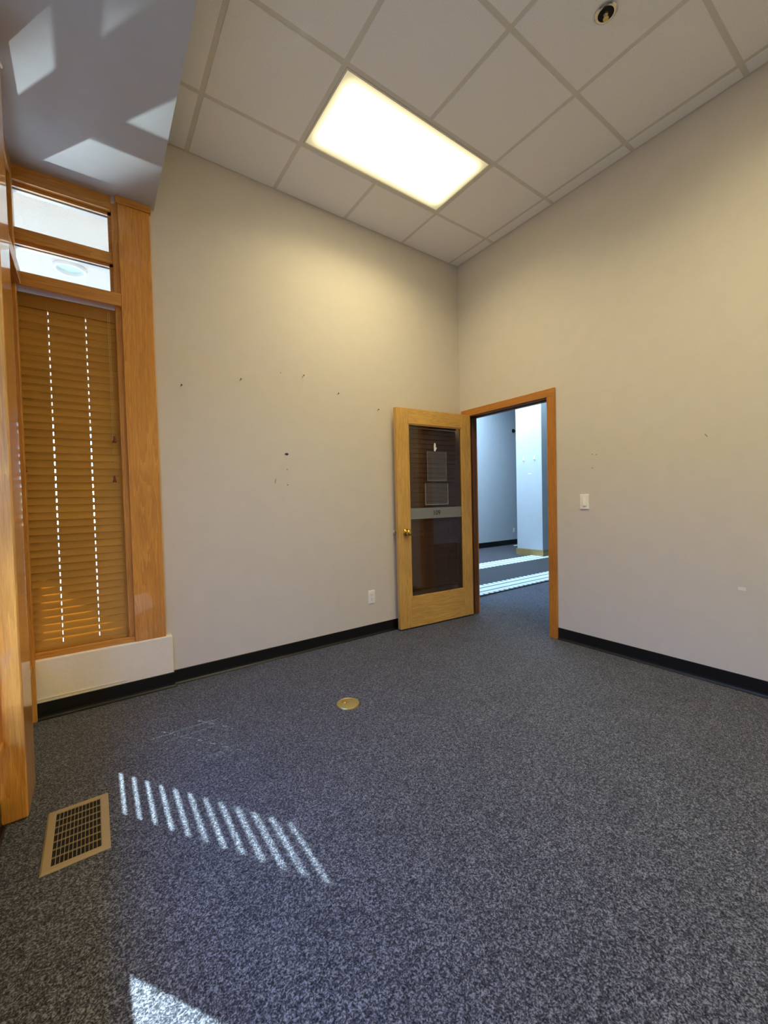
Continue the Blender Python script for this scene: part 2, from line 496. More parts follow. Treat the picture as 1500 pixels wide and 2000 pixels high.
# suspended ceiling: deck, grid bars, tiles
ceil = box('ceiling', SOFX, 0.0, YR, 0.0, CEIL + 0.09, CEIL + 0.15, M['cavity'])
tag(ceil, 'suspended ceiling of square grey tiles in a metal grid', kind='structure')
cz = ceil.location
xs = [0.0] + [-(0.1174 + 0.6096 * k) for k in range(5)] + [SOFX]
ys = [0.0] + [-(0.4792 + 0.6096 * k) for k in range(9)] + [YR]
bar = 0.015
LX0, LX1, LY0, LY1 = xs[4], xs[2], ys[2], ys[1]       # troffer bay
tile_cache = {}
for i in range(len(xs) - 1):
    for j in range(len(ys) - 1):
        xa, xb, ya, yb = xs[i + 1], xs[i], ys[j + 1], ys[j]
        if j in (1, 4, 7) and i in (2, 3): continue
        g = 0.013
        sx, sy = round(xb - xa - 2 * g, 4), round(yb - ya - 2 * g, 4)
        if (sx, sy) not in tile_cache:
            bm = bmesh.new(); bm_box(bm, -sx / 2, sx / 2, -sy / 2, sy / 2, 0.0, 0.018)
            bmesh.ops.bevel(bm, geom=[e for e in bm.edges if all(v.co.z < 0.001 for v in e.verts)], offset=0.003, segments=1, affect='EDGES')
            tile_cache[sx, sy] = mesh_of(bm, 'ceiling_tile')
        c = Vector(((xa + xb) / 2, (ya + yb) / 2, CEIL - 0.0035 + random.uniform(-0.0006, 0.0006))) - cz
        link('ceiling_tile', tile_cache[sx, sy], M['tile'], ceil, c)
for k, x in enumerate(xs[1:-1]):
    if k in (2,):   # the centre runner stops at the troffer
        for ya, yb in ((ys[1], 0.0), (ys[4], ys[2]), (ys[7], ys[5]), (YR, ys[8])):
            box('grid_bar', x - bar - cz.x, x + bar - cz.x, ya - cz.y, yb - cz.y, CEIL - cz.z, CEIL + 0.03 - cz.z, M['grid'], ceil)
    else:
        box('grid_bar', x - bar - cz.x, x + bar - cz.x, YR - cz.y, 0.0 - cz.y, CEIL - cz.z, CEIL + 0.03 - cz.z, M['grid'], ceil)
for y in ys[1:-1]:
    box('grid_bar', SOFX - cz.x, 0.0 - cz.x, y - bar - cz.y, y + bar - cz.y, CEIL + 0.0005 - cz.z, CEIL + 0.029 - cz.z, M['grid'], ceil)
for a in ((SOFX, 0.0, -0.012, 0.0), (-0.012, 0.0, YR, -0.012), (SOFX, SOFX + 0.012, YR, -0.012)):
    box('wall_angle', a[0] - cz.x, a[1] - cz.x, a[2] - cz.y, a[3] - cz.y, CEIL + 0.001 - cz.z, CEIL + 0.025 - cz.z, M['grid'], ceil)

# ------------------------------------------------------------------ window wall (x = -3.47 side) and the left window
WX = -3.485
base = box('wall_window', -3.72, WX, YR, 0.09, -0.02, 0.294, M['plaster'])
tag(base, 'low white plaster wall under the row of windows beside the camera', kind='structure')
hd = box('trim_1', -3.72, -3.455, YR, 0.09, 3.02, SOF, M['oak_y'])
tag(hd, 'oak header board running over the row of windows', kind='structure')
blk = box('trim_2', -3.472, -2.755, -0.03, 0.10, 0.0, 0.342, M['plaster'], bevel=0.008, seg=2)
tag(blk, 'white plaster block standing under the slatted window', kind='structure')
ledge = box('ledge_crack', -0.36, 0.10, -0.0685, -0.066, -0.055, -0.051, M['plaster'], blk)

# wooden posts
p1 = empty('trim_3', (-2.878, 0.0, 0.342)); tag(p1, 'oak post between the slatted window and the beige wall', kind='structure')
box('post', -0.088, 0.086, -0.024, 0.12, 0.0, SOF - 0.042 - 0.342, M['post_z'], p1, bevel=0.003)
box('cap', -0.097, 0.094, -0.036, 0.12, SOF - 0.042 - 0.342, SOF - 0.342, M['oak_x'], p1, bevel=0.003)
p2 = empty('trim_4', (-3.56, -0.84, 0.0)); tag(p2, 'thick varnished oak post standing close to the camera', kind='structure')
box('post', -0.155, 0.156, -0.125, 0.124, 0.004, SOF, M['post_z'], p2, bevel=0.006, seg=2)
p3 = empty('trim_5', (-3.60, 0.07, 0.35)); tag(p3, 'oak corner board where the two window walls meet', kind='structure')
box('post', -0.12, 0.128, -0.02, 0.02, 0.0, SOF - 0.35, M['oak_z'], p3)
p6 = empty('trim_9', (-3.47, -0.025, 0.0)); tag(p6, 'slim oak corner strip beside the slatted window', kind='structure')
box('post', -0.02, 0.016, -0.028, 0.024, 0.0, SOF, M['oak_z'], p6, bevel=0.004)
p4 = empty('trim_6', (-3.56, -2.56, 0.0)); tag(p4, 'thick oak post further along the window wall', kind='structure')
box('post', -0.155, 0.156, -0.125, 0.124, 0.004, SOF, M['post_z'], p4, bevel=0.006, seg=2)

def make_window(name, org, rz, W, label, clerestory=True, sill=0.376):
    """Window in its own frame: local x along the opening (0..W), local y outwards, z from the floor."""
    e = empty(name, org, (0, 0, rz)); tag(e, label, kind='structure')
    J = 0.034
    box('window_sill', 0, W, -0.012, 0.10, sill - 0.034, sill, M['oak_x'], e, bevel=0.003)
    box('frame_jamb', 0, J * 0.35, -0.004, 0.10, sill, 3.07, M['oak_z'], e)
    box('frame_jamb', W - J, W, -0.004, 0.10, sill, 3.07, M['oak_z'], e, bevel=0.002)
    box('frame_head', J * 0.35, W - J, -0.004, 0.10, 3.026, SOF, M['oak_x'], e, bevel=0.002)
    if clerestory:
        box('glazing_bar', J * 0.35, W - J, 0.012, 0.09, 2.71, 2.775, M['oak_x'], e, bevel=0.002)
        box('transom', J * 0.35, W - 0.003, -0.042, 0.09, 2.434, 2.512, M['oak_x'], e, bevel=0.002)
        for z0, z1 in ((2.512, 2.71), (2.775, 3.026)):
            st = [(J * 0.35, W - J, 0.03, 0.045, z1 - 0.018, z1), (W - J - 0.018, W - J, 0.03, 0.045, z0, z1), (J * 0.35, W - J, 0.03, 0.045, z0, z0 + 0.004)]
            boxes('glazing_stop', st, M['oak_x'], e)
            box('pane', J * 0.35, W - J, 0.055, 0.059, z0, z1, M['glass'], e)
            box('outer_stop', J * 0.35, W - J, 0.06, 0.085, z1 - 0.02, z1, M['white_metal'], e)
        box('pane', J * 0.35, W - J, 0.083, 0.087, sill, 2.43, M['glass'], e)
    else:
        box('glazing_bar', J * 0.35, W - J, 0.012, 0.09, 2.43, 2.51, M['oak_x'], e)
        box('pane', J * 0.35, W - J, 0.083, 0.087, 2.51, 3.026, M['glass'], e)
        box('pane', J * 0.35, W - J, 0.083, 0.087, sill, 2.43, M['glass'], e)
    return e

make_window('window_1', (-3.474, 0.0, 0.0), 0.0, 0.510, 'tall oak window with two clear top panes beside the beige wall')
# windows of the adjoining wall; local y (outwards) points to -x
make_window('window_2', (-3.475, -0.716, 0.0), math.pi / 2, 0.663, 'oak window with blinds hidden behind the thick post', sill=0.328)
make_window('window_3', (-3.475, -2.435, 0.0), math.pi / 2, 1.47, 'wide oak window with no blinds beside the camera', False, sill=0.328)
wsol = box('wall_window_end', -3.72, WX, YR, -2.685, 0.294, 3.02, M['wall']); tag(wsol, 'painted wall beyond the last window post', kind='structure')

def slat_mesh(L, slots, w=0.050, t=0.0040, slot_w=0.0052, slot_l=0.023):
    xs_ = [-L / 2]
    for s in slots: xs_ += [s - slot_w / 2, s + slot_w / 2]
    xs_.append(L / 2)
    us_ = [-w / 2, -slot_l / 2, slot_l / 2, w / 2]
    bm = bmesh.new(); V = {}
    def v(x, u, z):
        k = (x, u, z)
        if k not in V: V[k] = bm.verts.new((x, u, z))
        return V[k]
    solid = {(i, j): not (j == 1 and i % 2 == 1) for i in range(len(xs_) - 1) for j in range(3)}
    for (i, j), s in solid.items():
        if not s: continue
        a, b, c, d = xs_[i], xs_[i + 1], us_[j], us_[j + 1]
        for z in (-t / 2, t / 2): bm.faces.new((v(a, c, z), v(b, c, z), v(b, d, z), v(a, d, z)))
        for di, dj, p, q in ((-1, 0, (a, c), (a, d)), (1, 0, (b, c), (b, d)), (0, -1, (a, c), (b, c)), (0, 1, (a, d), (b, d))):
            if not solid.get((i + di, j + dj), False):
                bm.faces.new((v(*p, -t / 2), v(*q, -t / 2), v(*q, t / 2), v(*p, t / 2)))
    return mesh_of(bm, 'slat')

def make_blind(org, rz, W, z_top, z_bot, slots, tilt, label, tassels, skew, mat):
    """Wooden blind; local x along its width, local y outwards. Slats lean with the room edge down."""
    e = empty('window_blind', org, (0, 0, rz)); tag(e, label, 'window blind')
    bm = bmesh.new()
    bm_box(bm, 0.0, W, -0.006, 0.034, z_top - 0.080, z_top)
    link('headrail', mesh_of(bm, 'headrail', 0.002), mat, e)
    me = slat_mesh(W - 0.006, [s - W / 2 for s in slots])
    pitch = 0.0435
    z = z_bot + 0.032
    n = 0
    while z < z_top - 0.085:
        o = link('slat', me, mat, e, (W / 2, 0.0, z), (tilt + random.uniform(-0.010, 0.010), skew(n) + random.uniform(-0.002, 0.002), 0))
        z += pitch; n += 1
    box('bottom_rail', 0.002, W - 0.002, -0.022, 0.016, z_bot - 0.0117, z_bot + 0.008, mat, e, bevel=0.002)
    for s in slots:
        for yy in (-0.0135, 0.0155):
            tube('ladder_cord', [(s - 0.004, yy, z_bot), (s - 0.004, yy, z_top - 0.04)], 0.0007, M['cord'], e, 5)
    for (x, zt, zb) in tassels:
        c = tube('pull_cord', [(x, -0.034, zt), (x, -0.033, zb + 0.03)], 0.0009, M['cord'], e, 5)
        lathe('tassel', [(0, 0.040), (0.0035, 0.040), (0.0055, 0.030), (0.0065, 0.014), (0.011, 0.003), (0.010, 0.0), (0, 0.0)], M['tassel'], c, (x, -0.034, zb), n=14)
    return e

make_blind((-3.4625, 0.035, 0), 0.0, 0.4765, 2.428, 0.388, (0.1345, 0.3125), math.radians(74.5),
           'closed honey wood blind with two cords of light in the window beside the beige wall',
           ((0.432, 2.40, 1.60), (0.424, 2.40, 1.355), (0.004, 2.40, 1.41)), lambda n: 0.0, M['slat'])
make_blind((-3.51, -0.70, 0), math.pi / 2, 0.612, 2.428, 0.340, (0.13, 0.47), math.radians(67),
           'part-open honey wood blind hidden behind the thick post', (), lambda n: 0.0, M['slat'])

# ------------------------------------------------------------------ baseboards (black vinyl cove)
def cove(name, pts, label, h=0.098, parent=None):
    """Vinyl cove base swept along floor points; the room lies on the left of the path."""
    prof = [(0.0, 0.0), (0.016, 0.0), (0.0165, 0.0022), (0.010, 0.006), (0.0055, 0.014), (0.004, 0.024), (0.0035, h - 0.003), (0.0018, h), (0.0, h)]
    bm = bmesh.new(); rings = []
    P = [Vector((x, y, 0)) for x, y in pts]
    for k, p in enumerate(P):
        ns = []
        if k > 0: d = (P[k] - P[k - 1]).normalized(); ns.append(Vector((-d.y, d.x, 0)))
        if k < len(P) - 1: d = (P[k + 1] - P[k]).normalized(); ns.append(Vector((-d.y, d.x, 0)))
        n = sum(ns, Vector()) / len(ns); n /= max(n.length_squared, 1e-6)
        rings.append([bm.verts.new(p + n * a + Vector((0, 0, b))) for a, b in prof])
    for a, b in zip(rings, rings[1:]):
        for q in range(len(prof)):
            r = (q + 1) % len(prof)
            bm.faces.new((a[q], a[r], b[r], b[q]))
    bm.faces.new(rings[0]); bm.faces.new(rings[-1][::-1])
    o = link(name, mesh_of(bm, name), M['black'])
    return tag(o, label, kind='structure')

cove('baseboard_left', [(-0.005, 0.0), (-2.755, 0.0), (-2.755, -0.03), (-3.47, -0.03)], 'black vinyl baseboard along the beige wall and the plaster block')
cove('baseboard_right', [(0.0, YR), (0.0, -1.087)], 'black vinyl baseboard along the wall with the switch')
cove('baseboard_window', [(WX, -0.97), (WX, YR)], 'black vinyl baseboard under the windows beside the camera')
cove('baseboard_hall', [(9.0, 3.6), (0.12, 3.6)], 'black vinyl baseboard along the far hall wall', 0.125)

# ------------------------------------------------------------------ doorway casing and lining
tr = empty('trim_8', (0.0, -0.5575, 0.0)); tag(tr, 'oak casing and lining around the open doorway', kind='structure')
cy = -0.5575
box('casing_side', -0.016, 0.0, DY0 - 0.070 - cy, DY0 + 0.004 - cy, 0.0, DZ + 0.0, M['case_z'], tr, bevel=0.002)
box('casing_side', -0.016, 0.0, DY1 - 0.004 - cy, DY1 + 0.070 - cy, 0.0, DZ + 0.0, M['case_z'], tr, bevel=0.002)
box('casing_head', -0.016, 0.0, DY0 - 0.070 - cy, DY1 + 0.070 - cy, DZ, DZ + 0.066, M['case_y'], tr, bevel=0.002)
for a in ((DY0 - 0.070, DY0 + 0.004), (DY1 - 0.004, DY1 + 0.070)):
    box('hall_casing', 0.12, 0.136, a[0] - cy, a[1] - cy, 0.0, DZ, M['case_z'], tr)
box('hall_casing', 0.12, 0.136, DY0 - 0.070 - cy, DY1 + 0.070 - cy, DZ, DZ + 0.066, M['case_y'], tr)
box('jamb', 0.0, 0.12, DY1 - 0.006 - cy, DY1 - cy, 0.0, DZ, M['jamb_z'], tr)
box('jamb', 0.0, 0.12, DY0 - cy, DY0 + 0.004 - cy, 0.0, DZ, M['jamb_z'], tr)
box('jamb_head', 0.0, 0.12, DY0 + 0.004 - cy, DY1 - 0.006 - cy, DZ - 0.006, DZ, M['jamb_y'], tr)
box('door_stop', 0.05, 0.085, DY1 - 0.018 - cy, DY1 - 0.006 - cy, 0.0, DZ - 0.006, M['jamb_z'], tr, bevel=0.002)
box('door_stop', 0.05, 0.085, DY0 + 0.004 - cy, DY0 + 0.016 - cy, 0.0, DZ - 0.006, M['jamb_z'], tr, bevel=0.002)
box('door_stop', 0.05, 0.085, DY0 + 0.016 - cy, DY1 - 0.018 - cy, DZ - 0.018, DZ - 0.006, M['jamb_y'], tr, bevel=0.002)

# ------------------------------------------------------------------ door leaf (local x from the free edge to the hinge, y = 0 the visible face, +y towards the wall)
LW, LT = 0.897, 0.044
ang = math.atan2(-0.150 + 0.090, -0.010 + 0.905)
door = empty('door_1', (-0.905, -0.090, 0.014), (0, 0, ang))
tag(door, 'glazed oak door numbered 109 folded back against the beige wall', kind='structure')
H = 2.022
gx0, gx1, gz0, gz1 = 0.132, 0.782, 0.275, 1.885
box('stile', 0.0, gx0, 0.0, LT, 0.0, H, M['door_z'], door, bevel=0.002)
box('stile', gx1, LW, 0.0, LT, 0.0, H, M['door_z'], door, bevel=0.002)
box('rail', gx0, gx1, 0.0, LT, 0.0, gz0, M['door_x'], door, bevel=0.0015)
box('rail', gx0, gx1, 0.0, LT, gz1, H, M['door_x'], door, bevel=0.0015)
bd = 0.012
for a in ((gx0, gx0 + bd, gz0, gz1), (gx1 - bd, gx1, gz0, gz1)):
    box('glazing_bead', a[0], a[1], 0.004, 0.016, a[2], a[3], M['door_z'], door, bevel=0.003)
for a in ((gx0 + bd, gx1 - bd, gz0, gz0 + bd), (gx0 + bd, gx1 - bd, gz1 - bd, gz1)):
    box('glazing_bead', a[0], a[1], 0.004, 0.016, a[2], a[3], M['door_x'], door, bevel=0.003)
pane = box('pane', gx0, gx1, 0.018, 0.023, gz0, gz1, M['door_glass'], door)
pc = pane.location
band = box('number_band', gx0 + bd - pc.x, gx1 - bd - pc.x, 0.0168 - pc.y, 0.0178 - pc.y, 1.003 - pc.z, 1.105 - pc.z, M['vinyl'], pane)
band['label'] = 'frosted grey band'
fc = bpy.data.curves.new('numerals', 'FONT'); fc.body = '109'; fc.size = 0.062; fc.align_x = 'CENTER'; fc.align_y = 'CENTER'; fc.extrude = 0.0002; fc.offset = 0.0008
fo = bpy.data.objects.new('numerals_source', fc); COL.objects.link(fo)
bpy.context.view_layer.update()
me = bpy.data.meshes.new_from_object(fo.evaluated_get(bpy.context.evaluated_depsgraph_get()))
bpy.data.objects.remove(fo); me.materials.clear()
num = link('numerals', me, M['ink'], pane, (0.456 - pc.x, 0.0162 - pc.y, 1.053 - pc.z), (math.pi / 2, 0, 0))
num['label'] = 'dark room number 109'
def sleeve(nm, x0, x1, z0, z1):
    s = box(nm, x0 - pc.x, x1 - pc.x, 0.0145 - pc.y, 0.0165 - pc.y, z0 - pc.z, z1 - pc.z, M['sleeve'], pane)
    return s
def frame_strip(x0, x1, z0, z1, w=0.005):
    boxes('sleeve_edge', [(x0 - pc.x, x0 + w - pc.x, 0.0135 - pc.y, 0.0143 - pc.y, z0 - pc.z, z1 - pc.z), (x1 - w - pc.x, x1 - pc.x, 0.0135 - pc.y, 0.0143 - pc.y, z0 - pc.z, z1 - pc.z),
                          (x0 + w - pc.x, x1 - w - pc.x, 0.0135 - pc.y, 0.0143 - pc.y, z0 - pc.z, z0 + w - pc.z)], M['sleeve_edge'], pane)
sleeve('document_sleeve', 0.352, 0.586, 1.362, 1.642); frame_strip(0.352, 0.586, 1.362, 1.642, 0.003)
sleeve('document_sleeve', 0.322, 0.602, 1.132, 1.338); frame_strip(0.322, 0.602, 1.132, 1.338, 0.005)
pts = [(-0.013, -0.036), (0.002, -0.040), (0.009, -0.026), (0.020, -0.012), (0.019, 0.002), (0.009, -0.004), (0.010, 0.026), (0.003, 0.042), (-0.008, 0.040), (-0.014, 0.015)]
st = prism('torn_sticker', pts, 0.0008, M['paper'], pane, (0.452 - pc.x, 0.0170 - pc.y, 1.682 - pc.z), (math.pi / 2, 0, 0))
st['label'] = 'white torn sticker'
# knob set
kn = lathe('knob', [(0, 0), (0.033, 0), (0.033, 0.004), (0.029, 0.009), (0.014, 0.013), (0.012, 0.026), (0.019, 0.033), (0.027, 0.042), (0.0295, 0.052), (0.027, 0.061), (0.018, 0.067), (0.006, 0.069), (0, 0.069)],
           M['brass'], door, (0.082, 0.0, 0.888), (math.pi / 2, 0, 0), n=28)
kn['label'] = 'polished brass door knob'
box('latch_plate', -0.001, 0.0006, 0.010, 0.034, 0.86, 0.916, M['brass'], door)
# wooden blind hung on the far face of the glass
bx0, bx1 = gx0 - 0.02, gx1 - 0.035
box('headrail', bx0, bx1, LT + 0.001, LT + 0.030, gz1 - 0.02, gz1 + 0.03, M['slat_dark'], door)
sm = slat_mesh(bx1 - bx0 - 0.004, [-0.2, 0.2], slot_l=0.014)
z = gz0 + 0.085
while z < gz1 - 0.03:
    link('slat', sm, M['slat_dark'], door, ((bx0 + bx1) / 2, LT + 0.015, z), (math.radians(78) + random.uniform(-0.02, 0.02), 0, 0))
    z += 0.046
box('bottom_rail', bx0, bx1, LT + 0.005, LT + 0.025, gz0 + 0.04, gz0 + 0.053, M['slat_dark'], door)

# wall bumper for the knob
wb = empty('wall_bumper', (-0.885, 0.0, 0.90)); tag(wb, 'small round grey bumper fixed to the wall at the knob edge of the door', 'door stop')
lathe('disc', [(0, 0), (0.021, 0), (0.021, 0.003), (0.0175, 0.006), (0, 0.006)], M['white_metal'], wb, (0, -0.0005, 0), (math.pi / 2, 0, 0), n=24)
lathe('cushion', [(0, 0.0055), (0.0165, 0.0055), (0.0170, 0.020), (0.014, 0.027), (0.005, 0.029), (0, 0.029)], M['steel'], wb, (0, 0, 0), (math.pi / 2, 0, 0), n=24)

# ------------------------------------------------------------------ ceiling light
def troffer(x0, x1, y0, y1, label, power):
    cl = empty('ceiling_light', ((x0 + x1) / 2, (y0 + y1) / 2, CEIL)); tag(cl, label, 'ceiling light', 'fluorescent ceiling lights')
    hx, hy = (x1 - x0) / 2 - 0.0155, (y1 - y0) / 2 - 0.0155
    boxes('housing', [(-hx, hx, -hy, hy, 0.05, 0.08), (-hx, -hx + 0.004, -hy, hy, 0.0, 0.05), (hx - 0.004, hx, -hy, hy, 0.0, 0.05), (-hx, hx, -hy, -hy + 0.004, 0.0, 0.05), (-hx, hx, hy - 0.004, hy, 0.0, 0.05)], M['white_metal'], cl)
    f = 0.012
    for a in ((-hx, hx, -hy, -hy + f), (-hx, hx, hy - f, hy), (-hx, -hx + f, -hy + f, hy - f), (hx - f, hx, -hy + f, hy - f)):
        box('lens_frame', a[0], a[1], a[2], a[3], -0.003, 0.012, M['white_metal'], cl, bevel=0.0015)
    box('diffuser', -hx + f, hx - f, -hy + f, hy - f, 0.004, 0.008, M['lamp'], cl)
    # the prismatic lens sends its light mostly downwards
    lp = add_light('lens_light', 'AREA', power, LAMP_COLOR, (0, -0.015, -0.004), (0, 0, -1))
    lp.rotation_euler = (0, 0, 0)
    lp.data.shape = 'RECTANGLE'; lp.data.size = 2 * (hx - f) - 0.14; lp.data.size_y = 2 * (hy - f) - 0.14
    lp.data.spread = math.radians(145)
    lp.parent = cl
troffer(LX0, LX1, LY0, LY1, 'lit rectangular fluorescent ceiling panel in front of the beige wall', 16.0)
troffer(LX0, LX1, ys[5], ys[4], 'second lit fluorescent ceiling panel, above the camera', 19.0)
troffer(LX0, LX1, ys[8], ys[7], 'added unseen third ceiling panel behind the camera, brightens the low left wall', 32.0)  # extra panel added out of view to lift the low left wall

# ------------------------------------------------------------------ sprinkler head
sp = empty('sprinkler_head', (-1.002, -2.008, CEIL - 0.006)); tag(sp, 'recessed chrome sprinkler head in a ceiling tile', 'sprinkler')
lathe('escutcheon', [(0.050, 0.0), (0.050, -0.002), (0.044, -0.006), (0.036, -0.005), (0.034, 0.0), (0.034, 0.004)], M['steel'], sp, n=36)
lathe('cup', [(0.035, -0.0006), (0.0, -0.0008)], M['cavity'], sp, n=36)
lathe('frame', [(0, -0.0), (0.010, -0.001), (0.010, -0.010), (0.006, -0.014), (0.004, -0.022), (0, -0.022)], M['brass_dull'], sp, n=16)
for s in (-1, 1):
    tube('frame_arm', [(s * 0.010, 0, -0.004), (s * 0.015, 0, -0.012), (s * 0.009, 0, -0.022), (0, 0, -0.026)], 0.0025, M['steel'], sp)
lathe('deflector', [(0, -0.025), (0.013, -0.026), (0.013, -0.028), (0, -0.028)], M['brass_dull'], sp, n=16)

# ------------------------------------------------------------------ light switch and outlets
sw = empty('light_switch', (0.0, -1.323, 1.150)); tag(sw, 'white light switch on the wall beside the doorway', 'light switch')
box('plate', -0.007, 0.0, -0.036, 0.036, -0.058, 0.058, M['white'], sw, bevel=0.003, seg=2)
box('surround', -0.0085, -0.0068, -0.0185, 0.0185, -0.034, 0.034, M['white'], sw, bevel=0.0008)
bm = bmesh.new()
v = [bm.verts.new(c) for c in ((-0.008, -0.016, -0.031), (-0.008, 0.008, -0.031), (-0.008, 0.008, 0.031), (-0.008, -0.016, 0.031),
                               (-0.0155, -0.015, -0.030), (-0.0155, 0.007, -0.030), (-0.0088, 0.007, 0.030), (-0.0088, -0.015, 0.030))]
for q in ((0, 1, 2, 3), (4, 7, 6, 5), (0, 4, 5, 1), (1, 5, 6, 2), (2, 6, 7, 3), (3, 7, 4, 0)): bm.faces.new([v[i] for i in q])
link('rocker', mesh_of(bm, 'rocker'), M['white'], sw)
box('slider', -0.0105, -0.0085, 0.0105, 0.0135, -0.02, 0.02, M['white'], sw)
for zz in (-0.048, 0.048): lathe('screw', [(0, 0), (0.003, 0), (0.0025, 0.0012), (0, 0.0012)], M['white'], sw, (-0.0068, 0, zz), (0, -math.pi / 2, 0), n=10)

def outlet(loc, rz, label):
    """Plate on a wall; local -y points into the room."""
    e = empty('wall_outlet', loc, (0, 0, rz)); tag(e, label, 'outlet')
    box('plate', -0.036, 0.036, -0.006, 0.0, -0.058, 0.058, M['white'], e, bevel=0.003, seg=2)
    box('receptacle', -0.0165, 0.0165, -0.0085, -0.0058, -0.034, 0.034, M['white'], e, bevel=0.001)
    for zz in (-0.018, 0.016):
        boxes('socket_slots', [(-0.0085, -0.0060, -0.0089, -0.0083, zz + 0.001, zz + 0.009), (0.0060, 0.0080, -0.0089, -0.0083, zz + 0.001, zz + 0.008), (-0.002, 0.002, -0.0089, -0.0083, zz - 0.009, zz - 0.005)], M['dark'], e)
    return e
outlet((-1.157, 0.0, 0.343), 0.0, 'white wall outlet low on the beige wall near the glazed door')
outlet((5.585, 3.6, 0.355), 0.0, 'white wall outlet seen through the doorway on the far hall wall')

# ------------------------------------------------------------------ nails, plugs and scraps on the walls
nail_labels = ['dark nail in the beige wall, the one closest to the slatted window', 'dark nail in the beige wall, second from the slatted window', 'dark nail in the beige wall, third from the slatted window, highest of the row',
               'dark nail in the beige wall, second from the glazed door', 'dark nail in the beige wall, the one closest above the glazed door']
nm_mesh = None
for (x, z), lb in zip(((-2.643, 1.998), (-2.248, 2.097), (-1.756, 2.197), (-1.446, 2.095), (-1.043, 2.004)), nail_labels):
    if nm_mesh is None:
        nm_mesh = mesh_of(lathe_bm([(0, -0.01), (0.0016, -0.01), (0.0016, 0.020), (0.0058, 0.0205), (0.0058, 0.0225), (0, 0.0228)], 12), 'nail')
    o = link('nail', nm_mesh, M['nail'], None, (x, 0.0, z), (math.pi / 2 - 0.35, 0.25, 0))
    tag(o, lb, 'nail', 'picture nails in the beige wall')

def wall_mark(name, axis, u, z, w, h, mat, label, rot=0.0, cat='mark'):
    n = 10; pts = [(w / 2 * math.cos(2 * math.pi * k / n) * random.uniform(0.8, 1.1), h / 2 * math.sin(2 * math.pi * k / n) * random.uniform(0.8, 1.1)) for k in range(n)]
    if rot: pts = [(a * math.cos(rot) - b * math.sin(rot), a * math.sin(rot) + b * math.cos(rot)) for a, b in pts]
    if axis == 1: o = prism(name, pts, 0.0012, mat, None, (u, 0.0, z), (math.pi / 2, 0, 0))
    else: o = prism(name, pts, 0.0012, mat, None, (0.0, u, z), (math.pi / 2, 0, -math.pi / 2))
    return tag(o, label, cat, 'marks on the walls')
wall_mark('anchor_hole', 1, -1.909, 1.578, 0.034, 0.018, M['mark_blue'], 'dark oval plug hole in the middle of the beige wall', 0.0, 'hole')
wall_mark('screw_hole', 1, -1.909, 1.459, 0.010, 0.008, M['mark'], 'small screw hole below the oval plug hole', 0.0, 'hole')
wall_mark('scuff_mark', 1, -2.007, 1.370, 0.006, 0.045, M['mark'], 'thin upright scuff below the oval plug hole', -0.2)
wall_mark('scuff_mark', 1, -1.909, 1.339, 0.012, 0.010, M['mark'], 'lowest small dark dot under the oval plug hole')
wall_mark('screw_hole', 1, -1.938, 2.201, 0.008, 0.008, M['mark'], 'tiny hole high on the wall between two nails', 0.0, 'hole')
wall_mark('screw_hole', 0, -1.388, 1.516, 0.009, 0.008, M['mark'], 'tiny hole above the light switch, nearer the doorway', 0.0, 'hole')
wall_mark('screw_hole', 0, -1.420, 1.509, 0.009, 0.008, M['mark'], 'tiny hole above the light switch, farther from the doorway', 0.0, 'hole')
wall_mark('screw_hole', 0, -1.387, 1.410, 0.011, 0.007, M['mark'], 'tiny hole lower above the light switch', 0.0, 'hole')
wall_mark('scuff_mark', 0, -2.109, 1.559, 0.004, 0.030, M['mark'], 'faint slanted scuff on the wall beyond the switch', 0.6)
tp = prism('tape_scrap', [(-0.017, -0.0085), (0.0185, -0.010), (0.0175, 0.009), (-0.0185, 0.0095)], 0.0012, M['paper'], None, (0.0, -2.284, 0.618), (math.pi / 2, 0, -math.pi / 2))
tag(tp, 'small scrap of white tape low on the wall beyond the switch', 'tape')

# ------------------------------------------------------------------ brass floor box
fb = empty('floor_box', (-1.966, -0.955, 0.0)); tag(fb, 'round brass floor outlet cover set in the carpet', 'floor outlet')
lathe('cover', [(0, 0.008), (0.058, 0.008), (0.0605, 0.0075), (0.0625, 0.009), (0.066, 0.0085), (0.0695, 0.003), (0.0695, 0.0), (0, 0.0)], M['brass_dull'], fb, n=48)
lathe('cap', [(0.017, 0.0079), (0.017, 0.0105), (0.0155, 0.0118), (0, 0.0118)], M['brass'], fb, (-0.012, 0.026, 0), n=28)
for a in (0.6, 3.8): lathe('screw', [(0.004, 0.008), (0.004, 0.0092), (0, 0.0096)], M['brass'], fb, (0.048 * math.cos(a), 0.048 * math.sin(a), 0), n=12)

# ------------------------------------------------------------------ floor register
vx0, vx1, vy0, vy1 = -3.345, -3.148, -1.328, -0.986
rg = empty('floor_register', ((vx0 + vx1) / 2, (vy0 + vy1) / 2, 0.0)); tag(rg, 'beige metal floor vent register set in the carpet by the thick post', 'floor vent')
ax, ay = (vx1 - vx0) / 2, (vy1 - vy0) / 2
ix, iy = 0.070, 0.145
def ramp_frame():
    bm = bmesh.new()
    def ring(a, b, z): return [bm.verts.new((sx * a, sy * b, z)) for sx, sy in ((-1, -1), (1, -1), (1, 1), (-1, 1))]
    rs = [ring(ax, ay, 0.0), ring(ax, ay, 0.002), ring(ax - 0.006, ay - 0.006, 0.0065), ring(ix + 0.003, iy + 0.003, 0.0065), ring(ix, iy, 0.004), ring(ix, iy, 0.0)]
    for p, q in zip(rs, rs[1:]):
        for k in range(4): bm.faces.new((p[k], p[(k + 1) % 4], q[(k + 1) % 4], q[k]))
    return mesh_of(bm, 'frame')
link('frame', ramp_frame(), M['register'], rg)
